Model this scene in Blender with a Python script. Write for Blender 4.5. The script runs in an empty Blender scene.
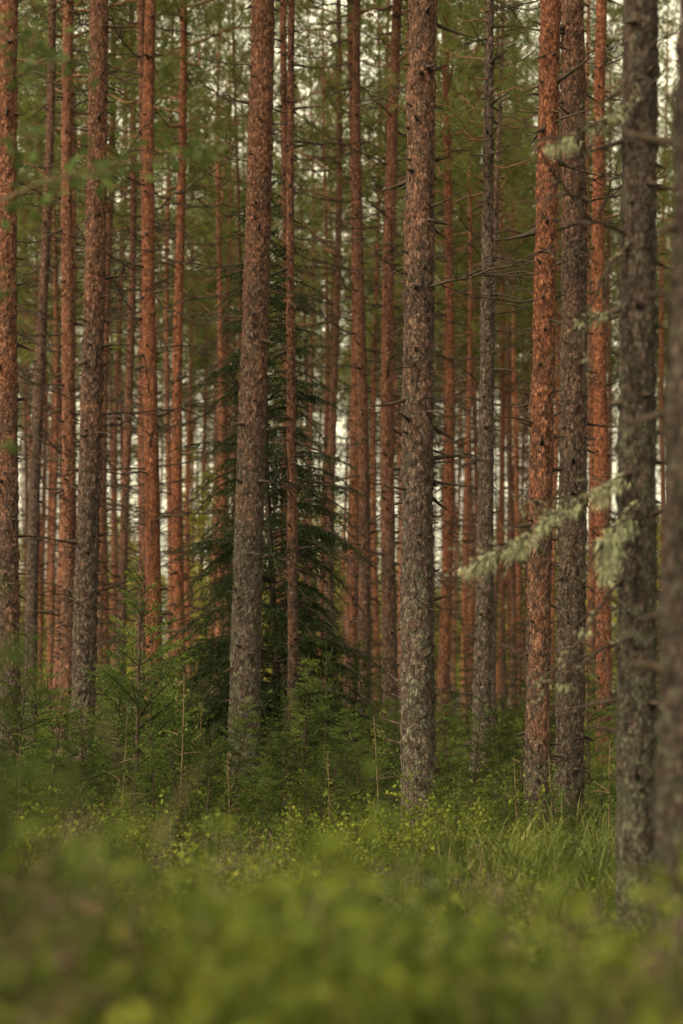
import bpy, math, numpy as np
from mathutils import noise, Vector
rng=np.random.default_rng(7)
F=2418.0; CH=1.25; HY=680.0
scene=bpy.context.scene
col=scene.collection

# ---------------------------------------------------------------- helpers
def norm(a): return a/np.maximum(np.linalg.norm(a,axis=-1,keepdims=True),1e-9)

def build(name,parts,mats,smooth=False):
    """parts: list of (V, F(m,k), mat_index)"""
    me=bpy.data.meshes.new(name)
    V=[];L=[];S=[];M=[];T=[];off=0;lo=0
    for (v,f,mi) in parts:
        if len(f)==0: continue
        m,k=f.shape
        V.append(v);L.append((f+off).ravel())
        S.append(lo+np.arange(m)*k);T.append(np.full(m,k));M.append(np.full(m,mi) if np.isscalar(mi) else mi)
        off+=len(v);lo+=m*k
    V=np.concatenate(V).astype(np.float32);L=np.concatenate(L).astype(np.int32)
    S=np.concatenate(S).astype(np.int32);T=np.concatenate(T).astype(np.int32);M=np.concatenate(M).astype(np.int32)
    me.vertices.add(len(V));me.vertices.foreach_set("co",V.ravel())
    me.loops.add(len(L));me.loops.foreach_set("vertex_index",L)
    me.polygons.add(len(S));me.polygons.foreach_set("loop_start",S);me.polygons.foreach_set("loop_total",T)
    me.polygons.foreach_set("material_index",M)
    if smooth: me.polygons.foreach_set("use_smooth",np.ones(len(S),dtype=bool))
    for m in mats: me.materials.append(m)
    me.update(calc_edges=True)
    return me

def obj(name,me,parent=None,loc=(0,0,0)):
    o=bpy.data.objects.new(name,me);col.objects.link(o);o.location=loc
    if parent is not None:o.parent=parent
    return o

def thing(name,loc,label,category,group=None):
    o=bpy.data.objects.new(name,None);o.empty_display_size=0.2;col.objects.link(o);o.location=loc
    o["label"]=label;o["category"]=category
    if group:o["group"]=group
    return o

def tube(P,R,n=4):
    P=np.asarray(P,float);R=np.asarray(R,float);m=len(P)
    T=norm(np.gradient(P,axis=0))
    up=np.array([0,0,1.0]) if abs(T[0][2])<.9 else np.array([1.0,0,0])
    A=norm(np.cross(T,up));B=np.cross(T,A)
    a=np.arange(n)*2*math.pi/n
    V=P[:,None,:]+R[:,None,None]*(np.cos(a)[None,:,None]*A[:,None,:]+np.sin(a)[None,:,None]*B[:,None,:])
    V=V.reshape(-1,3)
    i=np.arange(m-1)[:,None]*n;j=np.arange(n)[None,:];j2=(j+1)%n
    f=np.stack([i+j,i+j2,i+n+j2,i+n+j],-1).reshape(-1,4)
    return V,f

def needles(O,D,ln,w):
    n=len(O);D=norm(D)
    s=norm(np.cross(D,rng.normal(size=(n,3))))
    ln=np.broadcast_to(np.asarray(ln,float),(n,))[:,None];w=np.broadcast_to(np.asarray(w,float),(n,))[:,None]
    V=np.stack([O-s*w/2,O+s*w/2,O+D*ln],1).reshape(-1,3)
    return V,np.arange(3*n).reshape(n,3)

def leaves(O,D,ln,w,flat=.6):
    n=len(O);D=norm(D)
    r=rng.normal(size=(n,3))*(1-flat)+np.array([0,0,1.0])*flat
    s=norm(np.cross(D,r));nn=np.cross(s,D)
    ln=np.broadcast_to(np.asarray(ln,float),(n,))[:,None];w=np.broadcast_to(np.asarray(w,float),(n,))[:,None]
    V=np.stack([O,O+D*ln*.45-s*w/2+nn*w*.12,O+D*ln,O+D*ln*.45+s*w/2+nn*w*.12],1).reshape(-1,3)
    return V,np.arange(4*n).reshape(n,4)

def along(A,D,Ln,per_m,nl,nw,fwd=.8,spread=1.0):
    A=np.asarray(A);D=norm(np.asarray(D));Ln=np.asarray(Ln)
    c=np.maximum((Ln*per_m).astype(int),3)
    idx=np.repeat(np.arange(len(A)),c)
    t=rng.random(len(idx))
    O=A[idx]+D[idx]*(Ln[idx]*t)[:,None]
    d=D[idx]*fwd+rng.normal(size=(len(idx),3))*spread*.6
    return needles(O,d,nl*rng.uniform(.7,1.2,len(idx)),nw)

# ---------------------------------------------------------------- materials
def newmat(name):
    m=bpy.data.materials.new(name);m.use_nodes=True
    nt=m.node_tree;nt.nodes.clear()
    return m,nt,nt.nodes,nt.links
def N(nodes,t,**k):
    n=nodes.new(t)
    for a,b in k.items(): setattr(n,a,b)
    return n
def ramp(nodes,stops):
    r=nodes.new('ShaderNodeValToRGB');e=r.color_ramp.elements
    e[0].position,e[0].color=stops[0][0],(*stops[0][1],1)
    e[1].position,e[1].color=stops[-1][0],(*stops[-1][1],1)
    for p,c in stops[1:-1]:
        x=e.new(p);x.color=(*c,1)
    return r
def mth(nodes,links,op,a,b=None,clamp=False):
    n=nodes.new('ShaderNodeMath');n.operation=op;n.use_clamp=clamp
    for i,v in enumerate((a,b)):
        if v is None:continue
        if isinstance(v,(int,float)):n.inputs[i].default_value=v
        else:links.new(v,n.inputs[i])
    return n.outputs[0]
def mix(nodes,links,f,a,b,bt='MIX'):
    n=nodes.new('ShaderNodeMix');n.data_type='RGBA';n.blend_type=bt
    for s,v in ((n.inputs[0],f),(n.inputs[6],a),(n.inputs[7],b)):
        if isinstance(v,(int,float)):s.default_value=v
        elif isinstance(v,tuple):s.default_value=(*v,1)
        else:links.new(v,s)
    return n.outputs[2]
def noise_tex(nd,lk,vec,scale,detail=5,rough=.65):
    n=N(nd,'ShaderNodeTexNoise');n.inputs['Scale'].default_value=scale;n.inputs['Detail'].default_value=detail;n.inputs['Roughness'].default_value=rough
    lk.new(vec,n.inputs['Vector']);return n

def bark_mat():
    m,nt,nd,lk=newmat("pine_bark")
    tc=N(nd,'ShaderNodeTexCoord');oi=N(nd,'ShaderNodeObjectInfo')
    cmb=N(nd,'ShaderNodeCombineXYZ');lk.new(mth(nd,lk,'MULTIPLY',oi.outputs['Random'],37.0),cmb.inputs[2])
    off=N(nd,'ShaderNodeVectorMath',operation='ADD');lk.new(tc.outputs['Object'],off.inputs[0]);lk.new(cmb.outputs[0],off.inputs[1])
    mp=N(nd,'ShaderNodeMapping');mp.inputs['Scale'].default_value=(1,1,.55)
    lk.new(off.outputs[0],mp.inputs['Vector'])
    dn=noise_tex(nd,lk,mp.outputs[0],26,4)
    va=N(nd,'ShaderNodeVectorMath',operation='SCALE');va.inputs['Scale'].default_value=.045
    lk.new(dn.outputs['Color'],va.inputs[0])
    vb=N(nd,'ShaderNodeVectorMath',operation='ADD');lk.new(mp.outputs[0],vb.inputs[0]);lk.new(va.outputs[0],vb.inputs[1])
    P=vb.outputs[0]
    v1=N(nd,'ShaderNodeTexVoronoi',feature='DISTANCE_TO_EDGE');v1.inputs['Scale'].default_value=50;lk.new(P,v1.inputs['Vector'])
    v2=N(nd,'ShaderNodeTexVoronoi',feature='F1');v2.inputs['Scale'].default_value=50;lk.new(P,v2.inputs['Vector'])
    n1=noise_tex(nd,lk,P,3.0,6)
    n2=noise_tex(nd,lk,P,85,4,.75)
    n3=noise_tex(nd,lk,P,33,6,.75)
    sc=N(nd,'ShaderNodeSeparateColor');lk.new(oi.outputs['Color'],sc.inputs[0])
    sx=N(nd,'ShaderNodeSeparateXYZ');lk.new(tc.outputs['Object'],sx.inputs[0])
    h=mth(nd,lk,'SUBTRACT',sx.outputs[2],mth(nd,lk,'MULTIPLY',sc.outputs[1],20.0))
    h=mth(nd,lk,'DIVIDE',h,3.5)
    h=mth(nd,lk,'ADD',h,mth(nd,lk,'MULTIPLY',mth(nd,lk,'SUBTRACT',n1.outputs[0],.5),2.6))
    h=mth(nd,lk,'ADD',h,mth(nd,lk,'MULTIPLY',mth(nd,lk,'SUBTRACT',n3.outputs[0],.5),2.4))
    h=mth(nd,lk,'ADD',h,.35,True)
    red=mth(nd,lk,'MULTIPLY',h,sc.outputs[0])
    cell=N(nd,'ShaderNodeSeparateColor');lk.new(v2.outputs['Color'],cell.inputs[0])
    grey=mix(nd,lk,cell.outputs[1],(.054,.036,.030),(.12,.085,.070))
    redc=mix(nd,lk,cell.outputs[1],(.135,.046,.026),(.245,.095,.052))
    c=mix(nd,lk,red,grey,redc)
    fl=mth(nd,lk,'MULTIPLY',mth(nd,lk,'SUBTRACT',n2.outputs[0],.57),9.0,True)
    fl=mth(nd,lk,'MULTIPLY',fl,mth(nd,lk,'ADD',mth(nd,lk,'MULTIPLY',n3.outputs[0],2.4),-.75,True))
    c=mix(nd,lk,mth(nd,lk,'MULTIPLY',fl,.4),c,(.23,.175,.155))
    # lichen grows thickest low on the stem
    lf=noise_tex(nd,lk,off.outputs[0],17,6,.75)
    low=mth(nd,lk,'SUBTRACT',.12,mth(nd,lk,'MULTIPLY',sx.outputs[2],.04),True)
    th=mth(nd,lk,'SUBTRACT',mth(nd,lk,'SUBTRACT',.68,mth(nd,lk,'MULTIPLY',sc.outputs[2],.15)),mth(nd,lk,'MULTIPLY',low,sc.outputs[2]))
    l=mth(nd,lk,'SUBTRACT',lf.outputs[0],th)
    l=mth(nd,lk,'MULTIPLY',l,9.0,True)
    lo=mth(nd,lk,'SUBTRACT',1.0,mth(nd,lk,'MULTIPLY',red,1.1),True)
    l=mth(nd,lk,'MULTIPLY',l,mth(nd,lk,'MULTIPLY',lo,.62))
    c=mix(nd,lk,l,c,(.125,.130,.09))
    br=mth(nd,lk,'ADD',mth(nd,lk,'MULTIPLY',cell.outputs[0],.5),.58)
    br=mth(nd,lk,'MULTIPLY',br,mth(nd,lk,'ADD',mth(nd,lk,'MULTIPLY',n3.outputs[0],3.8),-.92))
    br=mth(nd,lk,'MAXIMUM',br,.07)
    cr=mth(nd,lk,'MULTIPLY',v1.outputs[0],7.0,True)
    crk=mth(nd,lk,'ADD',mth(nd,lk,'MULTIPLY',cr,.55),.45)
    br=mth(nd,lk,'MULTIPLY',br,crk)
    br=mth(nd,lk,'MULTIPLY',br,mth(nd,lk,'ADD',mth(nd,lk,'MULTIPLY',n1.outputs[0],.9),.55))
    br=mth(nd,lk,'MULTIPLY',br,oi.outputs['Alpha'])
    g=N(nd,'ShaderNodeCombineColor')
    for i in range(3):lk.new(br,g.inputs[i])
    c=mix(nd,lk,1.0,c,g.outputs[0],'MULTIPLY')
    bs=N(nd,'ShaderNodeBsdfPrincipled');bs.inputs['Roughness'].default_value=.9;bs.inputs['Specular IOR Level'].default_value=.08
    lk.new(c,bs.inputs['Base Color'])
    hh=mth(nd,lk,'ADD',mth(nd,lk,'MULTIPLY',cr,.5),mth(nd,lk,'ADD',mth(nd,lk,'MULTIPLY',cell.outputs[2],.5),mth(nd,lk,'MULTIPLY',n3.outputs[0],1.8)))
    b=N(nd,'ShaderNodeBump');b.inputs['Strength'].default_value=1;b.inputs['Distance'].default_value=.02
    lk.new(hh,b.inputs['Height']);lk.new(b.outputs[0],bs.inputs['Normal'])
    o=N(nd,'ShaderNodeOutputMaterial');lk.new(bs.outputs[0],o.inputs[0])
    return m

def leaf_mat(name,c1,c2,c3,scale=3.0,trans=.35,objvar=.25):
    m,nt,nd,lk=newmat(name)
    tc=N(nd,'ShaderNodeTexCoord');oi=N(nd,'ShaderNodeObjectInfo')
    a=noise_tex(nd,lk,tc.outputs['Object'],scale,5,.75)
    r=ramp(nd,[(.35,c1),(.5,c2),(.65,c3)]);lk.new(a.outputs[0],r.inputs[0])
    g=N(nd,'ShaderNodeHueSaturation')
    lk.new(mth(nd,lk,'ADD',mth(nd,lk,'MULTIPLY',oi.outputs['Random'],objvar*2),1-objvar),g.inputs['Value'])
    lk.new(r.outputs[0],g.inputs['Color'])
    d=N(nd,'ShaderNodeBsdfPrincipled');d.inputs['Roughness'].default_value=.65;d.inputs['Specular IOR Level'].default_value=.1
    t=N(nd,'ShaderNodeBsdfTranslucent');lk.new(g.outputs[0],d.inputs['Base Color']);lk.new(g.outputs[0],t.inputs[0])
    mx=N(nd,'ShaderNodeMixShader');mx.inputs[0].default_value=trans
    lk.new(d.outputs[0],mx.inputs[1]);lk.new(t.outputs[0],mx.inputs[2])
    o=N(nd,'ShaderNodeOutputMaterial');lk.new(mx.outputs[0],o.inputs[0])
    return m
def plain(name,c1,c2,scale=20):
    m,nt,nd,lk=newmat(name)
    tc=N(nd,'ShaderNodeTexCoord')
    a=noise_tex(nd,lk,tc.outputs['Object'],scale,4)
    r=ramp(nd,[(.35,c1),(.65,c2)]);lk.new(a.outputs[0],r.inputs[0])
    d=N(nd,'ShaderNodeBsdfPrincipled');d.inputs['Roughness'].default_value=.9;d.inputs['Specular IOR Level'].default_value=.1
    lk.new(r.outputs[0],d.inputs['Base Color'])
    o=N(nd,'ShaderNodeOutputMaterial');lk.new(d.outputs[0],o.inputs[0])
    return m

BARK=bark_mat()
TWIG=plain("dead_twig_bark",(.014,.010,.007),(.048,.033,.025))
LIMB=plain("pine_limb_bark",(.09,.045,.028),(.17,.085,.05))
PINE=leaf_mat("pine_needles",(.050,.066,.015),(.088,.108,.026),(.15,.165,.043),1.6,.45)
SPR=leaf_mat("spruce_needles",(.008,.014,.004),(.016,.027,.007),(.038,.052,.013),4,.22)
SAP=leaf_mat("young_spruce_needles",(.012,.022,.004),(.032,.048,.008),(.088,.105,.020),2.5,.25,.5)
BIL=leaf_mat("bilberry_leaves",(.014,.022,.004),(.060,.078,.010),(.18,.185,.028),3.4,.4)
GRS=leaf_mat("grass_blades",(.022,.030,.008),(.062,.076,.016),(.16,.145,.055),2.5,.3)
HEA=leaf_mat("heather_foliage",(.016,.021,.005),(.042,.049,.012),(.08,.072,.022),3.5,.3)
HFL=leaf_mat("heather_flowers",(.18,.105,.11),(.26,.155,.165),(.31,.20,.21),6,.3)
DEC=leaf_mat("broad_leaves",(.04,.062,.018),(.065,.088,.026),(.10,.12,.036),5,.4)
YEL=leaf_mat("sunlit_birch_leaves",(.14,.145,.026),(.23,.22,.045),(.38,.32,.075),1.5,.45)  # sunlit glow behind the pines painted in as lighter yellow-green
LICH=plain("beard_lichen",(.14,.145,.085),(.29,.29,.185),30)
STEM=plain("green_brown_stem",(.05,.036,.018),(.10,.07,.04))

# ---------------------------------------------------------------- ground
def gz(x,y):
    m=.54*math.exp(-((y-2.4)/2.7)**2)
    return m+.06*noise.noise(Vector((x*.35,y*.35,.3)))+.03*noise.noise(Vector((x*1.5,y*1.5,2)))
xs=np.unique(np.concatenate([np.linspace(-12,12,81),np.array([-2500,-1200,-600,-300,-150,-80,-50,-30,-20,20,30,50,80,150,300,600,1200,2500.])]))
ys=np.unique(np.concatenate([np.linspace(-6,50,170),np.array([-2500,-1000,-300,-100,-40,-15,60,75,90,110,140,200,300,500,900,1600,3000.])]))
GV=np.array([(x,y,gz(x,y) if abs(x)<25 and -8<y<70 else 0) for y in ys for x in xs])
nx=len(xs);i,j=np.meshgrid(np.arange(len(ys)-1),np.arange(nx-1),indexing='ij')
gf=np.stack([i*nx+j,i*nx+j+1,(i+1)*nx+j+1,(i+1)*nx+j],-1).reshape(-1,4)
m,nt,nd,lk=newmat("forest_floor")
tc=N(nd,'ShaderNodeTexCoord');a=noise_tex(nd,lk,tc.outputs['Object'],1.3,8,.7)
r=ramp(nd,[(.3,(.018,.014,.008)),(.48,(.032,.036,.012)),(.6,(.06,.07,.018)),(.75,(.07,.054,.028))]);lk.new(a.outputs[0],r.inputs[0])
d=N(nd,'ShaderNodeBsdfPrincipled');d.inputs['Roughness'].default_value=.95;lk.new(r.outputs[0],d.inputs['Base Color'])
b=N(nd,'ShaderNodeBump');b.inputs['Distance'].default_value=.05;a2=noise_tex(nd,lk,tc.outputs['Object'],25)
lk.new(a2.outputs[0],b.inputs['Height']);lk.new(b.outputs[0],d.inputs['Normal'])
o=N(nd,'ShaderNodeOutputMaterial');lk.new(d.outputs[0],o.inputs[0])
g=obj("ground",build("ground",[(GV,gf,0)],[m],True));g["kind"]="structure";g["label"]="mossy forest floor under the pines";g["category"]="ground"

# ---------------------------------------------------------------- dead branches
def dead_branch(L,parts,base,az,el,mat=0,r0=.012,twigs=5,side=4):
    n=7;t=np.linspace(0,1,n)
    d=np.array([math.cos(az)*math.cos(el),math.sin(az)*math.cos(el),math.sin(el)])
    sd=norm(np.cross(d,[0,0,1.0]))
    cu=rng.uniform(-.25,.4);cs=rng.normal()*.15
    P=base+d*(t*L)[:,None]+np.array([0,0,1.0])*(cu*L*t**2)[:,None]+sd*(cs*L*t**2)[:,None]
    P[1:]+=rng.normal(size=(n-1,3))*.015*L
    v,f=tube(P,r0*(1-.75*t)+.0015,side);parts.append((v,f,mat))
    for k in range(twigs):
        u=rng.uniform(.2,.95);p=np.array([np.interp(u,t,P[:,q]) for q in range(3)])
        l=L*rng.uniform(.2,.5)*(1.15-u*.6)
        dd=norm(d*.7+sd*rng.choice([-1,1])*rng.uniform(.4,1)+np.array([0,0,1])*rng.normal()*.45)
        tt=np.linspace(0,1,4)[:,None]
        Q=p+dd*l*tt+np.array([0,0,1.0])*l*rng.uniform(-.3,.4)*tt**2
        v,f=tube(Q,r0*.5*(1-.75*tt[:,0])+.001,3);parts.append((v,f,mat))
DB=[]
for k in range(8):
    ps=[];dead_branch(rng.uniform(.7,1.5),ps,np.zeros(3),0,rng.uniform(-.3,.3),0,.011,11)
    DB.append(build("dead_branch",ps,[TWIG]))

# ---------------------------------------------------------------- trunks
def trunk_parts(H,rb,sides,dz,zfine,detail,stubs=0,bend=.03,seed=0):
    z=np.concatenate([np.arange(-.15,zfine,dz),np.arange(zfine,H,.5),[H]])
    R=rb*(1-.82*np.clip(z,0,H)/H)+rb*.3*np.exp(-np.clip(z+.05,0,9)/.16)
    R[-1]=.01
    ph=seed*1.7
    cx=bend*np.sin(z*.45+ph)-bend*math.sin(ph);cy=bend*np.cos(z*.38+ph)-bend*math.cos(ph)
    a=np.arange(sides)*2*math.pi/sides
    ca,sa=np.cos(a),np.sin(a)
    disp=np.zeros((len(z),sides))
    s=36.
    for i,zz in enumerate(z):
        if zz>zfine: break
        for j in range(sides):
            x,y=R[i]*ca[j],R[i]*sa[j]
            if detail:
                dd,pp=noise.voronoi(Vector((x*s+seed,y*s,zz*s*.48)))
                h=math.sin(pp[0][0]*12.9+pp[0][1]*78.2+pp[0][2]*37.7)*43758.5;h-=math.floor(h)
                e=min((dd[1]-dd[0])*3,1)
                disp[i,j]=e*(.001+.016*h*h)-.003+.008*noise.noise(Vector((x*7,y*7,zz*3+seed)))+.006*noise.noise(Vector((x*34,y*34,zz*20)))
            else:
                disp[i,j]=.014*noise.noise(Vector((x*14+seed,y*14,zz*6)))
    rr=R[:,None]+disp*min(1,rb/.12)
    V=np.stack([cx[:,None]+rr*ca,cy[:,None]+rr*sa,np.broadcast_to(z[:,None],rr.shape)],-1).reshape(-1,3)
    m=len(z);i=np.arange(m-1)[:,None]*sides;j=np.arange(sides)[None,:];j2=(j+1)%sides
    f=np.stack([i+j,i+j2,i+sides+j2,i+sides+j],-1).reshape(-1,4)
    parts=[(V,f,0)]
    def at(zz):
        return np.array([np.interp(zz,z,cx),np.interp(zz,z,cy),zz]),np.interp(zz,z,R)
    zz=.6
    while stubs and zz<zfine:
        for k in range(rng.integers(1,6)):
            az=rng.uniform(0,2*math.pi);c,r=at(zz+rng.normal()*.05)
            d=np.array([math.cos(az),math.sin(az),rng.uniform(-.5,.35)])
            L=rng.choice([.035,.06,.10,.17,.32],p=[.24,.28,.24,.16,.08])
            t=np.linspace(0,1,4)[:,None]
            P=c+d*(r-.02)+d*(L+.02)*t+np.array([0,0,rng.uniform(-.25,.2)])*L*t**2
            v,ff=tube(P,np.array([.024,.014,.009,.004])*rng.uniform(.55,1.15),5);parts.append((v,ff,1))
        zz+=rng.uniform(.10,.28)
    return parts,at

# ---------------------------------------------------------------- crowns
def crown_mesh(CHt=9.5,Rm=2.0,nl=42,nn=19):
    parts=[];TO=[];TD=[]
    for k in range(nl):
        u=(k+rng.random())/nl;z=u*CHt
        env=Rm*(0.55+.75*math.sin(min(u*1.5+.25,1)*math.pi*.5))*(1-u**2.2)+.25
        L=env*rng.uniform(.55,1.1);az=rng.uniform(0,2*math.pi);el=rng.uniform(-.1,.35)+u*.5
        d=np.array([math.cos(az)*math.cos(el),math.sin(az)*math.cos(el),math.sin(el)])
        t=np.linspace(0,1,6);P=np.array([0,0,z])+d*(t*L)[:,None]+np.array([0,0,.22*L])*(t**2)[:,None]
        P[1:]+=rng.normal(size=(5,3))*.04*L
        v,f=tube(P,.019*(1-.8*t)*(1-.5*u)+.003,4);parts.append((v,f,1))
        ns=max(4,int(L*5.5))
        for s in range(ns):
            q=rng.uniform(.2,1);p=np.array([np.interp(q,t,P[:,c]) for c in range(3)])
            dd=norm(d*.7+rng.normal(size=3)*np.array([.8,.8,.45])+np.array([0,0,.2]))
            l=rng.uniform(.25,.65)*(.6+.4*L/Rm)
            v,f=tube(np.stack([p,p+dd*l*.5,p+dd*l+np.array([0,0,.05])]),np.array([.006,.004,.003]),3);parts.append((v,f,1))
            for e in range(5):
                w=rng.uniform(.3,1.05);o=p+dd*l*w+rng.normal(size=3)*.09
                TO.append(o);TD.append(norm(dd+rng.normal(size=3)*.6+np.array([0,0,.3])))
    TO=np.array(TO);TD=np.array(TD);n=len(TO)
    idx=np.repeat(np.arange(n),nn)
    D=TD[idx]*.55+norm(rng.normal(size=(len(idx),3)))
    O=TO[idx]-TD[idx]*rng.uniform(0,.14,len(idx))[:,None]
    v,f=needles(O,D,rng.uniform(.06,.11,len(idx)),.0105);parts.append((v,f,0))
    return build("pine_crown",parts,[PINE,LIMB])
CROWN=[crown_mesh(Rm=rng.uniform(1.7,2.3),nl=int(rng.integers(36,46))) for k in range(6)]

def put_crown(tree,H,cs,bx=0,by=0):
    c=obj("crown",CROWN[int(rng.integers(6))],tree,(bx,by,H-9.4*cs));c.scale=(cs,cs,cs);c.rotation_euler[2]=rng.uniform(0,6.28)

# ---------------------------------------------------------------- mapped trees
T=[
(14,6,22,28,.7,2.6,.5,21,"tall pine with grey lower trunk and reddish upper bark"),
(47,31,34,14,.35,5,.4,20,"slender brown pine trunk rising from the undergrowth"),
(94,80,23,26,.5,3.6,.8,22,"pine with flaking grey-brown bark among spruce saplings"),
(77,63,30,17,.7,1,.2,20,"slim rust-coloured pine close beside a thicker one"),
(113,106,45,11,.8,1,.2,19,"thin reddish pine standing deep in the wood"),
(129,121,40,11,.6,2.5,.2,19,"thin brown pine with bare dead twigs"),
(143,138,33,14,.6,1.5,.3,20,"slim red-brown pine beside a brighter orange one"),
(159,152,30,18,.95,.5,.2,21,"bright orange-barked pine with many short dead stubs"),
(181,183,36,14,1,.3,.1,19,"slim orange pine standing straight behind young spruces"),
(257,243,23.5,33,.6,4.2,1.0,22,"thick pine with scaly grey bark turning brown higher up"),
(287,281,32,11,.7,2,.3,19,"thin brown pine next to a dark young spruce"),
(297,293,24.5,12,.6,2,.3,14,"thin reddish pine in front of a dark spruce"),
(337,331,42,11,.5,3,.3,19,"thin brown pine against pale sky gaps"),
(349,349,36,15,.8,1,.2,20,"slim red pine in a close pair"),
(362,362,34,14,.6,2,.3,20,"slim brown pine in a close pair"),
(399,391,33,17,.65,2.6,.3,20,"reddish pine partly hidden by a thick trunk"),
(419,419,17.6,36,.45,3.9,.9,22,"thick straight pine with scaly bark and dead stubs"),
(447,441,38,13,.9,.5,.2,19,"slim orange pine with dead side branches"),
(495,479,24,21,.1,8,.8,10.5,"slender grey tapering trunk leaning slightly"),
(503,492,32,11,.2,6,.6,12,"thin grey trunk beside another leaning one"),
(544,537,17.8,27,.9,1.7,.8,21,"orange-barked pine with grey foot in tall grass"),
(569,568,19,31,.4,4.2,.7,22,"thick brown-grey pine beside an orange-barked one"),
(609,603,30,18,1,.2,.2,20,"bright orange pine among drooping dead branches"),
(649,637,10.9,43,.05,12,1.1,19,"dark grey pine with deeply scaled lichen-spotted bark"),
(710,692,7.0,88,.1,12,.9,19,"thick dark pine trunk with rough scaly bark"),
(516,516,60,6.5,.9,0,.1,16,"very thin pale orange pine in a light gap"),
(380,378,52,8,.9,0,.1,18,"thin light orange pine in a bright gap"),
(467,466,50,8,.8,0,.1,18,"thin reddish pine behind the leaning grey trunks"),
(219,216,50,9,.8,.5,.2,18,"thin red pine beyond the young spruces"),
(172,171,50,8,.8,.5,.2,18,"thin red pine beyond the young spruces"),
(312,314,58,7,.6,1,.2,18,"thin brown pine in a pale gap behind spruce"),
(52,50,56,8,.8,.5,.2,18,"thin red pine with light behind it"),
(588,587,46,9,.8,.5,.2,18,"thin red pine between two thick trunks"),
(231,228,62,8,.7,.5,.2,19,"thin red pine with dead twigs"),
(427,430,62,8,.7,.5,.2,19,"thin red pine behind a thick scaly trunk"),
(69,56,38,12,.8,.5,.2,19,"thin rust-red pine in a cluster of slim trunks"),
(101,95,42,10,.7,1.5,.2,19,"thin red-brown pine in a cluster of slim trunks"),
(150,145,44,9,.9,.5,.2,19,"thin orange pine close behind another"),
(406,404,44,10,.8,1,.2,19,"thin reddish pine beside a thicker reddish one"),
(388,384,46,8,.8,1,.2,19,"thin reddish pine in a tight cluster"),
(452,446,56,7,.8,.5,.2,18,"thin orange pine with dead side branches"),
(193,190,64,7,.9,.5,.2,18,"thin orange pine with light behind it"),
(555,552,50,7,.9,.5,.2,18,"thin orange pine between two thick trunks"),
(484,520,64,6,.9,.5,.2,18,"very thin leaning orange pine"),
]
NT=len(T)
occupied=[]
tree_objs={}
for k,(pt,pb,d,w,red,zr,li,H,lab) in enumerate(T):
    x=(pb-341.5)/F*d;z0=gz(x,d) if d<60 else 0
    rb=w/F*d/2*.97
    dx=(pt-pb)/F*d/(680/F*d+CH)
    occupied.append((x,d))
    t=thing("pine_tree",(x,d,z0),lab,"tree");t.rotation_euler=(rng.normal()*.004,math.atan(dx),0)
    near=d<26
    zf=min(.29*d+2.5,H-1)
    parts,at=trunk_parts(H,rb,56 if near else 18,.015 if near else .09,zf,near,stubs=1,bend=.03*(1 if near else 2),seed=k+1)
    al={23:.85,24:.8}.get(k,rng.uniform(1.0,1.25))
    if k>=25: al=rng.uniform(1.3,2.0)  # distant thin trunks: haze and low light painted as paler bark
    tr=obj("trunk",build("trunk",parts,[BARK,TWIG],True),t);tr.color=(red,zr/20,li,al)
    cs=rng.uniform(.9,1.12) if H>17 else rng.uniform(.35,.5)
    c,_=at(H-9.4*cs+.1);put_crown(t,H,cs,c[0],c[1])
    tree_objs[k]=t
    nb=int(rng.integers(9,14)) if near else int(rng.integers(26,36))
    z1=2.6 if near else 1.8
    if k in(23,24):nb=4
    for q in range(nb):
        zz=rng.uniform(z1,min(H-9*cs,.29*d+3.5) if H>17 else zf)
        c,r=at(zz);az=rng.uniform(0,6.283)
        o=obj("dead_branch",DB[int(rng.integers(8))],t,(c[0]+math.cos(az)*r*.8,c[1]+math.sin(az)*r*.8,zz))
        s=rng.uniform(.35,.85) if near else rng.uniform(.6,1.3)
        o.scale=(s,s,s);o.rotation_euler=(rng.uniform(-.5,.5),rng.uniform(-.2,.2),az)

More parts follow.
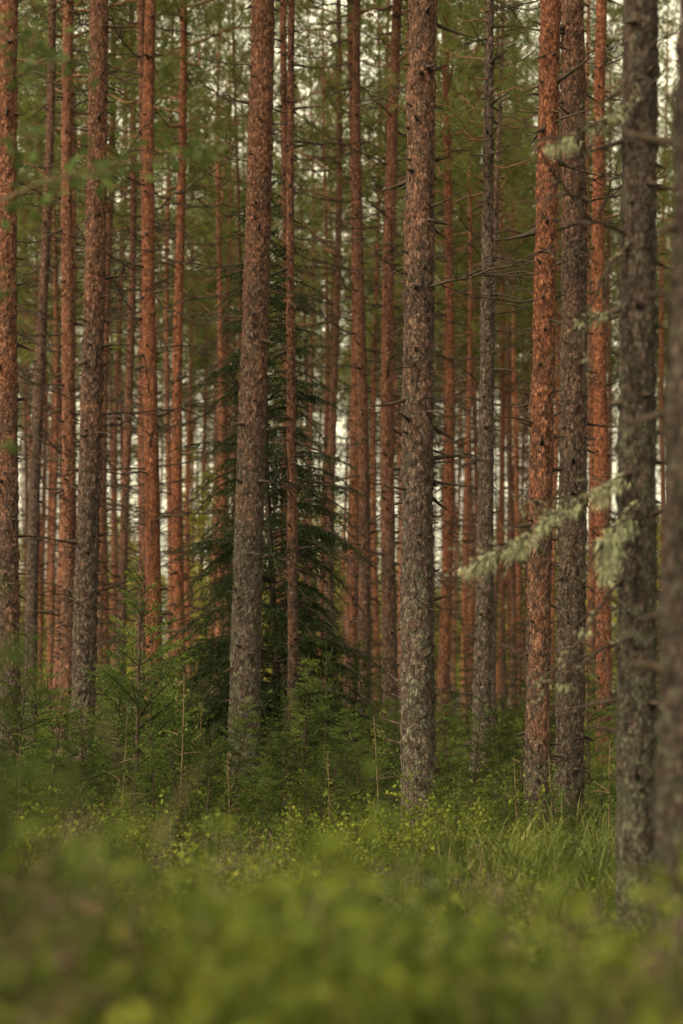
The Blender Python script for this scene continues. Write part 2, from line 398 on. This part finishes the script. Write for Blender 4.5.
# lichen hung branches
def lichen_branch(tree,pts,r0,lich,cover=500,twigs=16):
    bx,by,bz=tree.location
    P=np.array([[(px-341.5)/F*d-bx,d-by,CH+(HY-py)/F*d-bz] for px,py,d in pts])
    n=18;tt=np.linspace(0,1,n);ti=np.linspace(0,1,len(P))
    Q=np.stack([np.interp(tt,ti,P[:,c]) for c in range(3)],-1);Q[1:]+=rng.normal(size=(n-1,3))*.009
    Q[1:-1]=(Q[:-2]+Q[1:-1]*4+Q[2:])/6
    parts=[];v,f=tube(Q,r0*(1-.7*tt)+.002,6);parts.append((v,f,0))
    for k in range(twigs):
        u=rng.uniform(.1,.97);p=np.array([np.interp(u,tt,Q[:,c]) for c in range(3)])
        dd=norm(norm(Q[-1]-Q[0])*.7+rng.normal(size=3)*.55);l=rng.uniform(.08,.32)
        tp=np.stack([p,p+dd*l*.5,p+dd*l-np.array([0,0,.03])])
        v,f=tube(tp,np.array([.005,.0038,.0025]),3);parts.append((v,f,0))
        m=int(cover*l*.10);uu=rng.random(m)[:,None]
        v,f=needles(tp[0]+(tp[2]-tp[0])*uu,rng.normal(size=(m,3))+np.array([0,0,-.6]),rng.uniform(.006,.02,m),.0042);parts.append((v,f,1))
    for (u,amt,ln) in lich:
        p=np.array([np.interp(u,tt,Q[:,c]) for c in range(3)])
        m=int(amt)
        O=p+rng.normal(size=(m,3))*np.array([.020,.018,.006])
        O[:,2]-=ln*rng.random(m)**1.5
        D=rng.normal(size=(m,3))*.3+np.array([0,0,-.9])
        v,f=needles(O,D,rng.uniform(.02,.045,m),.0042);parts.append((v,f,1))
    kn=rng.random(int(14+cover/60));m=cover
    u=np.clip(kn[rng.integers(0,len(kn),m)]+rng.normal(size=m)*.010,0,1)
    O=np.stack([np.interp(u,tt,Q[:,c]) for c in range(3)],-1)+rng.normal(size=(m,3))*.008
    v,f=needles(O,rng.normal(size=(m,3))+np.array([0,0,-.4]),rng.uniform(.01,.028,m),.0052);parts.append((v,f,1))
    o=obj("lichen_branch",build("lichen_branch",parts,[TWIG,LICH]),tree);o["label"]="dead branch hung with pale beard lichen"
    o.matrix_parent_inverse=tree.matrix_basis.to_3x3().inverted().to_4x4()
t23=tree_objs[23]
lichen_branch(t23,[(632,472,10.85),(605,488,10.8),(575,503,10.8),(545,520,10.8),(508,548,10.8),(466,568,10.8)],.013,[(.12,130,.05),(.22,190,.07),(.42,140,.05),(.55,80,.03),(.62,80,.03),(.68,110,.06),(.75,190,.07),(.82,90,.04),(.9,210,.06),(.98,100,.05)],1100,24)
lichen_branch(t23,[(634,505,10.8),(625,520,10.8),(615,530,10.7),(604,545,10.7)],.013,[(.3,180,.08),(.6,280,.12),(.75,360,.15),(.88,300,.16),(.97,360,.18)],450)
lichen_branch(t23,[(636,98,10.85),(618,112,10.8),(595,122,10.8),(570,138,10.7),(545,148,10.7)],.010,[(.3,60,.02),(.5,90,.03),(.8,140,.04),(.95,90,.03)],500)
lichen_branch(t23,[(632,560,10.9),(600,610,10.8),(570,650,10.7),(530,690,10.6)],.008,[(.5,40,.02)],120,12)
lichen_branch(t23,[(632,640,10.9),(590,655,10.8),(555,690,10.7),(530,700,10.7)],.006,[(.6,40,.02)],90,10)
lichen_branch(t23,[(632,235,10.9),(600,280,10.8),(582,330,10.7),(590,375,10.6)],.008,[(.6,40,.02)],120,12)
lichen_branch(t23,[(632,300,10.9),(610,320,10.8),(595,310,10.7),(578,330,10.6)],.007,[(.6,40,.02)],80,10)

# ---------------------------------------------------------------- background pines
BT=[]
for k in range(6):
    H=21;parts,at=trunk_parts(H,.13,10,.4,11,False,0,.10,seed=60+k)
    for q in range(int(rng.integers(50,64))):
        zz=rng.uniform(1.8,12.5);c,r=at(zz);az=rng.uniform(0,6.283)
        dead_branch(rng.uniform(.5,2.0),parts,c,az,rng.uniform(-.4,.4),1,.013,6,3)
    BT.append(build("trunk",parts,[BARK,TWIG],True))
LB=["reddish pine with bare lower branches deep in the wood","slender brown pine with wiry dead twigs","orange-barked pine rising to a green crown"]
def far_pine(x,d):
    v=int(rng.integers(3))
    t=thing("pine_tree",(x,d,0),LB[v],"tree","pines standing deep in the wood")
    t.rotation_euler=(rng.normal()*.012,rng.normal()*.016,rng.uniform(0,6.28))
    s=rng.uniform(.82,1.08);t.scale=(s,s,s)
    q=int(rng.integers(6));tr=obj("trunk",BT[q],t);w=rng.uniform(.4,.85);tr.scale=(w,w,1)
    tr.color=({0:.75,1:.4,2:1.0}[v],rng.uniform(0,.12),.2,rng.uniform(1.0,1.6) if d<75 else rng.uniform(1.5,2.6))  # bark brightened with distance, haze put into the colour
    put_crown(t,21,rng.uniform(.85,1.08) if d<75 else rng.uniform(.85,1.15))
cnt=0;tries=0
while cnt<195 and tries<9000:
    tries+=1
    if cnt>30 and rng.random()<.4:
        a,b=occupied[int(rng.integers(NT,len(occupied)))];x=a+rng.normal()*.9;d=b+rng.normal()*2
        if d<38:continue
        mind=.8
    else:
        d=math.sqrt(rng.uniform(40**2,122**2));x=rng.uniform(-1,1)*(.148*d+1.5);mind=1.7
    if any((x-a)**2+(d-b)**2<mind**2 for a,b in occupied):continue
    if d<55 and any(abs(x/d-a/b)*F<14 for a,b in occupied[:NT]):continue
    px=341.5+x/d*F
    if 308<px<340 and rng.random()<.35:continue
    occupied.append((x,d));cnt+=1
    far_pine(x,d)

# ---------------------------------------------------------------- spruces
def spruce_mesh(name,H,R,sp,per_m,nl,nw,mat,droop=.35,tr=.012,tw=.06,bare=.05,expo=.8,nlow=5,nhigh=8):
    parts=[];z=np.linspace(-.05,H,10)
    v,f=tube(np.stack([z*0,z*0,z],-1)+np.array([1,1,0])*(np.sin(z*1.3)*.008*H/2)[:,None],tr*H*(1-z.clip(0)/H)*.8+.003,7);parts.append((v,f,1))
    A=[];D=[];Ln=[];zz=bare*H
    while zz<H*.985:
        fr=1-zz/H
        for b in range(rng.integers(nlow,nhigh)):
            L=R*(fr**expo)*rng.uniform(.4,1.2)+.03;az=rng.uniform(0,6.283)
            t=np.linspace(0,1,6);o=np.array([math.cos(az),math.sin(az),0]);sd=np.array([-o[1],o[0],0])
            rise=.55*(1-fr)+.18;dr=droop*rng.uniform(.6,1.4)
            P=np.array([0,0,zz+rng.normal()*.05*H**.5*.5])+o*(L*t)[:,None]+np.array([0,0,1.0])*(L*(rise*t-(dr+.25*fr*dr)*t**2))[:,None]+sd*(rng.normal()*.08*L*t**2)[:,None]
            v,f=tube(P,.012*L*(1-.8*t)+.0015,3);parts.append((v,f,1))
            seg=P[1:]-P[:-1]
            for q in range(5):
                if q>0:A.append(P[q]);D.append(seg[q]);Ln.append(np.linalg.norm(seg[q]))
            u=.18
            while u<1:
                p=np.array([np.interp(u,t,P[:,c]) for c in range(3)]);tg=norm(seg[min(int(u*5),4)])
                for sg in(-1,1):
                    l=(1-u)*L*.42*rng.uniform(.6,1.1)+.045
                    dd=norm(tg*.75+sd*sg*.75+np.array([0,0,-.2*droop/.4+rng.normal()*.2]))
                    A.append(p);D.append(dd);Ln.append(l)
                    if l>.22:
                        for e in range(int(l/.09)):
                            w=rng.uniform(.25,.95);A.append(p+dd*l*w);D.append(norm(dd*.6+rng.normal(size=3)*.5+np.array([0,0,-.7])));Ln.append(l*.4)
                u+=tw/L*rng.uniform(.8,1.2)
        zz+=sp*rng.uniform(.7,1.2)
    A.append(np.array([0,0,H*.93]));D.append(np.array([0,0,1.]));Ln.append(H*.09)
    v,f=along(A,D,Ln,per_m,nl,nw,.75,.8);parts.append((v,f,0))
    return build(name,parts,[mat,TWIG])

def split_spruce(name,label,loc,me,cat="tree",group=None,scale=1):
    t=thing(name,loc,label,cat,group);t.scale=(scale,)*3;t.rotation_euler=(rng.normal()*.02,rng.normal()*.02,rng.uniform(0,6.28))
    obj("crown",me,t);return t
big=spruce_mesh("spruce_crown",7.0,1.5,.16,190,.026,.0085,SPR,droop=.6,tr=.009,tw=.06,bare=.10,expo=.68,nlow=6,nhigh=9)
x=(277-341.5)/F*26.2
split_spruce("spruce_tree","dark young spruce with drooping branches behind thin pine",(x,26.2,gz(x,26.2)),big)
big2=spruce_mesh("spruce_crown",4.6,1.1,.22,110,.03,.010,SPR,droop=.4,tr=.009,tw=.07,bare=.08)
for px,d,s in((205,44,.65),(520,46,.6),(372,50,.6),(470,40,.5),(110,38,.5),(600,50,.8),(20,48,.7),(655,40,.8),(440,62,.7),(60,60,.8),(340,40,.5)):
    x=(px-341.5)/F*d
    split_spruce("spruce_tree","dark green young spruce under tall pines",(x,d,gz(x,d)),big2,group="young spruces in the wood",scale=s)
SM=[]
for k in range(6):
    H=rng.uniform(1.1,1.5)
    SM.append(spruce_mesh("spruce_sapling",H,H*rng.uniform(.36,.48),rng.uniform(.08,.13),220,.018,.0055,SAP,droop=rng.uniform(.0,.25),tr=.012,tw=.04,bare=.06,nlow=4,nhigh=7))
GREENP=[(112,19.5,1.2),(135,19.2,1.5),(150,20.5,1.2),(100,20.5,1.05),(185,20,.95),(60,22,1.0),(30,21,.95),(165,22,1.35),(222,22,.75),(275,21,.85),(300,20.5,.95),(325,21.5,1.1),(345,21,.8),(262,20,.65),(375,22,.75),(395,21,.6),(455,20,.7),(470,21,.85),(505,21,.75),(520,23,.95),(590,21,.95),(600,18,.6),(560,23,.8),(580,14,.35),(650,16,.55),(488,17,.5),(310,16,.4),(240,17.5,.4),(355,17,.5),(180,15,.45),(130,15.5,.6),(70,16,.65),(10,18,1.05),(215,14,.35),(120,24,1.5),(90,26,1.2),(310,26,1.1),(350,27,1.0),(420,26,.8),(500,28,1.0),(540,30,1.0),(230,27,1.0),(20,27,1.2),(640,24,.95),(285,18,.6),(335,18.5,.7),(385,24,.8),(45,19,.85),(155,17.5,.65),(205,18,.75),(195,24,1.1),(445,24,.9),(365,20,.75),(85,18.5,.8),(395,18.5,.5),(445,18,.55),(515,19,.65),(550,19.5,.6),(270,17,.5),(320,17.3,.5),(180,18.5,.75),(25,17,.7),(460,16,.4),(625,19,.65),(395,16.4,.4),(440,16.8,.42),(505,16.5,.45),(555,16.8,.45),(225,20,.7),(255,18.5,.5)]
def sapling(x,d,s,lab="bushy green spruce sapling in the undergrowth"):
    o=obj("spruce_sapling",SM[int(rng.integers(6))],None,(x,d,gz(x,d)-.02));q=rng.uniform(.85,1.3);o.scale=(s,s,s*q)
    o.rotation_euler=(rng.normal()*.08,rng.normal()*.08,rng.uniform(0,6.28))
    o["label"]=lab;o["category"]="young tree";o["group"]="spruce saplings on the forest floor";return o
for px,d,s in GREENP: sapling((px-341.5)/F*d,d,s)
for k in range(36):
    d=rng.uniform(28,60);x=rng.uniform(-1,1)*(.15*d+1);sapling(x,d,rng.uniform(.4,1.3))

# ---------------------------------------------------------------- leafy understory
def leafy_mesh(name,H,R,nl,mat,leaf=.05,nb=26,stem=.6):
    parts=[];z=np.linspace(0,H,7);v,f=tube(np.stack([np.sin(z)*.06,np.cos(z)*.05-.05,z],-1),.012*H*(1-.85*z/H)*stem+.003,5);parts.append((v,f,1))
    O=[];D=[]
    for k in range(nb):
        u=rng.uniform(.18,.98);az=rng.uniform(0,6.28);L=R*(1.1-u*.8)*rng.uniform(.6,1.1)
        d=norm(np.array([math.cos(az),math.sin(az),rng.uniform(.3,1)]));t=np.linspace(0,1,5)
        P=np.array([0,0,u*H])+d*(L*t)[:,None]-np.array([0,0,.25*L])*(t**2)[:,None]
        v,f=tube(P,.006*(1-.8*t)+.0012,3);parts.append((v,f,1))
        m=int(nl/nb);q=rng.uniform(.15,1.05,m);c=np.stack([np.interp(q,t,P[:,i]) for i in range(3)],-1)+rng.normal(size=(m,3))*.10*L**.5
        O.append(c);D.append(rng.normal(size=(m,3))+d*.5-np.array([0,0,.3]))
    O=np.concatenate(O);D=np.concatenate(D)
    v,f=leaves(O,D,leaf*rng.uniform(.7,1.2,len(O)),leaf*.7,.45);parts.append((v,f,0))
    return build(name,parts,[mat,STEM])
BI=[leafy_mesh("birch_sapling",4.6,1.3,1500,YEL,.085,34) for k in range(3)]
for k in range(62):
    d=rng.uniform(70,128);x=rng.uniform(-1,1)*(.148*d+1.5)
    o=obj("birch_sapling",BI[k%3],None,(x,d,-.03));s=rng.uniform(.6,1.8);o.scale=(s,s,s);o.rotation_euler[2]=rng.uniform(0,6.28)
    o["label"]="yellow-green leafy birch sapling between the pines";o["category"]="young tree";o["group"]="birch saplings in the understory"
SH=[leafy_mesh("leafy_shrub",1.1,.3,170,SAP,.032,14,.5) for k in range(3)]
for px,d,s in((178,18.5,1.2),(196,19,1.0),(70,19,.9),(415,16.5,.5),(330,17,.7),(520,16,.7),(455,17,.6),(230,16,.7),(610,15,.8),(555,16.5,.7),(380,19,.9),(120,17,.9),(20,15,.8),(290,15,.5)):
    x=(px-341.5)/F*d;o=obj("leafy_shrub",SH[int(rng.integers(3))],None,(x,d,gz(x,d)-.02));o.scale=(s,s,s);o.rotation_euler[2]=rng.uniform(0,6.28)
    o["label"]="thin-stemmed small leafy shrub in the undergrowth";o["category"]="shrub";o["group"]="small leafy shrubs"

# ---------------------------------------------------------------- far wood (one mass)
O=[];D=[];parts=[]
for k in range(210):
    d=rng.uniform(145,235);x=rng.uniform(-1,1)*(.17*d+12);H=rng.uniform(4,16)
    v,f=tube(np.array([[x,d,-.2],[x,d,H*.5],[x,d,H]]),np.array([.16,.12,.03]),5);parts.append((v,f,1))
    m=480;u=rng.random(m)**.8;R=1.9*(1-u)**.6+.3
    a=rng.uniform(0,6.28,m);rr=R*np.sqrt(rng.random(m))
    zz=H*(.05+.95*u)
    O.append(np.stack([x+np.cos(a)*rr,d+np.sin(a)*rr,zz],-1));D.append(rng.normal(size=(m,3)))
O=np.concatenate(O);D=np.concatenate(D);v,f=leaves(O,D,.42,.24,.3);parts.append((v,f,0))
fw=obj("far_wood",build("far_wood",parts,[YEL,TWIG]));fw["kind"]="stuff";fw["label"]="distant edge of light green woodland";fw["category"]="wood"

# ---------------------------------------------------------------- ground cover
def clump_bil():
    n=24
    O=[];D=[];SO=[];SD=[]
    for k in range(n):
        b=np.array([rng.normal()*.11,rng.normal()*.11,-.03]);d=norm(np.array([rng.normal()*.35,rng.normal()*.35,1]));L=rng.uniform(.18,.42)
        SO.append(b);SD.append(d*L)
        m=17;u=rng.uniform(.35,1,m);c=b+d*(L*u)[:,None]+rng.normal(size=(m,3))*.02
        O.append(c);D.append(rng.normal(size=(m,3))+np.array([0,0,.5]))
    O=np.concatenate(O);D=np.concatenate(D);SO=np.array(SO);SD=np.array(SD)
    v,f=leaves(O,D,rng.uniform(.013,.025,len(O)),.013,.4)
    v2,f2=needles(SO,SD,np.linalg.norm(SD,axis=1),.004)
    return [(v,f,0),(v2,f2,1)]
def clump_hea():
    A=[];D=[];L=[]
    for k in range(16):
        b=np.array([rng.normal()*.09,rng.normal()*.09,-.02]);d=norm(np.array([rng.normal()*.3,rng.normal()*.3,1]));l=rng.uniform(.2,.45)
        A.append(b+d*l*.25);D.append(d);L.append(l*.75)
        for e in range(4):
            u=rng.uniform(.4,.9);A.append(b+d*l*u);D.append(norm(d+rng.normal(size=3)*.35));L.append(l*.3)
    A=np.array(A);D=np.array(D);L=np.array(L)
    v,f=along(A,D,L,75,.013,.005,.8,.8)
    q=rng.random(len(A))<.3
    tops=(A+D*L[:,None])[q]
    v3,f3=along(tops-D[q]*.06,D[q],np.full(q.sum(),.06),100,.009,.005,.5,1)
    v2,f2=needles(A,D,L,.004)
    return [(v,f,0),(v2,f2,1),(v3,f3,2)]
def clump_gra(hh=.5,n=34):
    b=rng.normal(size=(n,3))*np.array([.07,.07,0]);az=rng.uniform(0,6.28,n);L=rng.uniform(.5,1.1,n)*hh;le=rng.uniform(.25,1.0,n)
    o=np.stack([np.cos(az),np.sin(az),az*0],-1);sd=np.stack([-np.sin(az),np.cos(az),az*0],-1)
    t=np.linspace(0,1,5);w=np.array([.0035,.004,.0035,.0025,.0004])
    C=b[:,None,:]+o[:,None,:]*(L*le)[:,None,None]*(t**2)[None,:,None]+np.array([0,0,1.])*(L[:,None]*(t-.45*le[:,None]*t**3))[:,:,None]
    Vv=np.stack([C-sd[:,None,:]*w[None,:,None],C+sd[:,None,:]*w[None,:,None]],2).reshape(-1,3)
    i=np.arange(n)[:,None]*10;j=np.arange(4)[None,:]*2
    f=np.stack([i+j,i+j+1,i+j+3,i+j+2],-1).reshape(-1,4)
    return [(Vv,f,0)]
VB=[clump_bil() for _ in range(6)];VH=[clump_hea() for _ in range(5)];VG=[clump_gra() for _ in range(6)]
out={"b":[],"h":[],"g":[]}
def addc(kind,src,x,y,s,sz=None):
    c=src[int(rng.integers(len(src)))];a=rng.uniform(0,6.28);ca,sa=math.cos(a),math.sin(a)
    M=np.array([[ca,-sa,0],[sa,ca,0],[0,0,1]])*s
    z=gz(x,y)
    for v,f,mi in c: out[kind].append((v@M.T+np.array([x,y,z]),f,mi))
def scatter(n,d0,d1,s0,s1,pb,ph,margin=.7,near=False):
    for k in range(n):
        d=math.sqrt(rng.uniform(d0*d0,d1*d1));x=rng.uniform(-1,1)*(.148*d+margin)
        q=rng.random();nn=noise.noise(Vector((x*.9,d*.5,5)))
        if near:
            s=rng.uniform(s0,s1)*(1+1.3*noise.noise(Vector((x*3.2,d*1.6,9))))
            pbb=pb
        else:
            s=rng.uniform(s0,s1)*(1+1.1*nn);pbb=pb+nn*.6
        if q<pbb:addc("b",VB,x,d,s)
        elif q<pbb+ph:addc("h",VH,x,d,s)
        else:addc("g",VG,x,d,s*.9)
scatter(95,2.2,4.6,.5,1.15,.80,.06,.5,True)
scatter(380,4.6,12,.5,1.0,.66,.24)
scatter(1150,12,30,.6,1.2,.66,.24)
scatter(600,30,62,1.2,1.8,.6,.25)
def patch(kind,src,px,d,n,spx,sd,s0,s1):
    for k in range(n):
        dd=d+rng.normal()*sd;x=(px+rng.normal()*spx-341.5)/F*dd;addc(kind,src,x,dd,rng.uniform(s0,s1))
patch("g",VG,580,13.5,38,34,1.2,.8,1.25)
patch("g",VG,445,15,10,20,1,.6,1.0)
patch("b",VB,290,3.4,32,45,.25,1.25,1.65)
patch("b",VB,110,3.4,14,40,.25,.9,1.3)
patch("b",VB,490,3.7,12,40,.25,.9,1.25)
patch("g",VG,430,4.4,8,90,.5,.8,1.15)
patch("g",VG,180,4.4,8,90,.5,.8,1.15)
patch("h",VH,-5,3.3,9,16,.2,1.0,1.5)
patch("h",VH,635,3.5,10,26,.25,.8,1.25)
for kind,nm,mats,lab in(("b","bilberry_undergrowth",[BIL,STEM],"dense green bilberry shrubs covering the forest floor"),("h","heather",[HEA,STEM,HFL],"brownish heather with faded pink flower tips"),("g","grass",[GRS],"tufts of green and straw-coloured forest grass")):
    o=obj(nm,build(nm,out[kind],mats));o["kind"]="stuff";o["label"]=lab;o["category"]="ground cover"
for x,d,s in((-.45,3.4,.58),(-.54,3.5,.62),(-.07,4.1,.40),(-.14,4.0,.36),(-.01,4.0,.32),(.3,4.6,.3),(.15,5.2,.35)):
    sapling(x,d,s,"soft green spruce sapling rising from bilberry")

# a few more far pines whose crowns close the widest gaps in the canopy
for px,d in((238,47),(232,74),(250,66),(320,52),(326,80),(512,58),(470,70),(205,56)):
    far_pine((px-341.5)/F*d,d)

# ---------------------------------------------------------------- rowan sapling
RD=7.6
rx,ry=-1.5,RD
t=thing("rowan_sapling",(rx,ry,gz(rx,ry)),"slim leafy rowan sapling reaching branches over the shrubs","young tree")
z=np.linspace(-.05,4.2,9);v,f=tube(np.stack([z*.02,z*0,z],-1),.024*(1-.8*z/4.3),8)
obj("trunk",build("trunk",[(v,f,0)],[STEM],True),t)
parts=[];O=[];D=[]
def W(px,py,d): return np.array([(px-341.5)/F*d-rx,d-ry,CH+(HY-py)/F*d-gz(rx,ry)])
for tgt,z0,m in((W(212,158,RD),2.5,20),(W(120,170,7.4),2.4,16),(W(85,60,7.8),2.8,12),(W(40,135,7.2),2.5,12),(W(15,290,7.5),2.1,7),(W(10,450,7.6),1.6,5),(W(45,50,7.6),3.1,9)):
    s=np.array([.04,0,z0]);tt=np.linspace(0,1,7)[:,None]
    P=s+(tgt-s)*tt+np.array([0,0,.12])*np.sin(tt*math.pi)
    v,f=tube(P,.007*(1-.75*tt[:,0])+.001,4);parts.append((v,f,1))
    for k in range(m):
        u=1-.65*(k/m)*rng.uniform(.5,1.0)
        c=np.array([np.interp(u,tt[:,0],P[:,i]) for i in range(3)])
        for e in range(3):
            O.append(c+rng.normal(size=3)*.035);D.append(rng.normal(size=3)*np.array([1,1,.4])+np.array([.3,0,-.3]))
v,f=leaves(np.array(O),np.array(D),rng.uniform(.04,.06,len(O)),.032,.5);parts.append((v,f,0))
obj("foliage",build("foliage",parts,[DEC,STEM]),t)

v,f=tube(np.array([[-.62,4.4,.88],[-.54,4.45,.86],[-.46,4.5,.82],[-.37,4.55,.74],[-.28,4.6,.55]]),np.array([.008,.008,.007,.007,.005]),6)
o=obj("fallen_branch",build("fallen_branch",[(v,f,0)],[plain("bare_wood",(.2,.12,.06),(.32,.2,.11))],True));o["label"]="bare orange-brown stick lying in the shrubs";o["category"]="branch"

# ---------------------------------------------------------------- light
w=bpy.data.worlds.new("World");scene.world=w;w.use_nodes=True;nt=w.node_tree;nt.nodes.clear()
sky=nt.nodes.new('ShaderNodeTexSky');sky.sky_type='NISHITA';sky.sun_disc=False
sky.sun_elevation=math.radians(42);sky.sun_rotation=math.radians(-130);sky.dust_density=4;sky.air_density=1.0
hs=nt.nodes.new('ShaderNodeHueSaturation');hs.inputs['Saturation'].default_value=.12;hs.inputs['Value'].default_value=3.6
tint=nt.nodes.new('ShaderNodeMix');tint.data_type='RGBA';tint.blend_type='MULTIPLY';tint.inputs[0].default_value=1;tint.inputs[7].default_value=(1.07,.97,.65,1)
bg=nt.nodes.new('ShaderNodeBackground');bg.inputs[1].default_value=.15
ow=nt.nodes.new('ShaderNodeOutputWorld')
nt.links.new(sky.outputs[0],hs.inputs['Color']);nt.links.new(hs.outputs[0],tint.inputs[6]);nt.links.new(tint.outputs[2],bg.inputs[0]);nt.links.new(bg.outputs[0],ow.inputs[0])
sl=bpy.data.lights.new("sun","SUN");sl.energy=1.4;sl.angle=math.radians(12);sl.color=(1,.92,.78)
so=bpy.data.objects.new("sun",sl);col.objects.link(so)
el=math.radians(42);az=math.radians(-130)
sd=Vector((math.sin(az)*math.cos(el),math.cos(az)*math.cos(el),math.sin(el)))
so.rotation_euler=sd.to_track_quat('Z','Y').to_euler()

# ---------------------------------------------------------------- camera
cam=bpy.data.cameras.new("camera");co=bpy.data.objects.new("camera",cam);col.objects.link(co)
co.location=(0,0,CH);co.rotation_euler=(math.radians(90),0,0)
cam.sensor_fit='VERTICAL';cam.sensor_height=36;cam.sensor_width=24;cam.lens=85;cam.shift_y=(HY-512)/1024
cam.clip_end=6000;cam.clip_start=.05
cam.dof.use_dof=True;cam.dof.focus_distance=19;cam.dof.aperture_fstop=2.4
scene.camera=co
scene.view_settings.view_transform='Standard';scene.view_settings.look='None';scene.view_settings.exposure=0
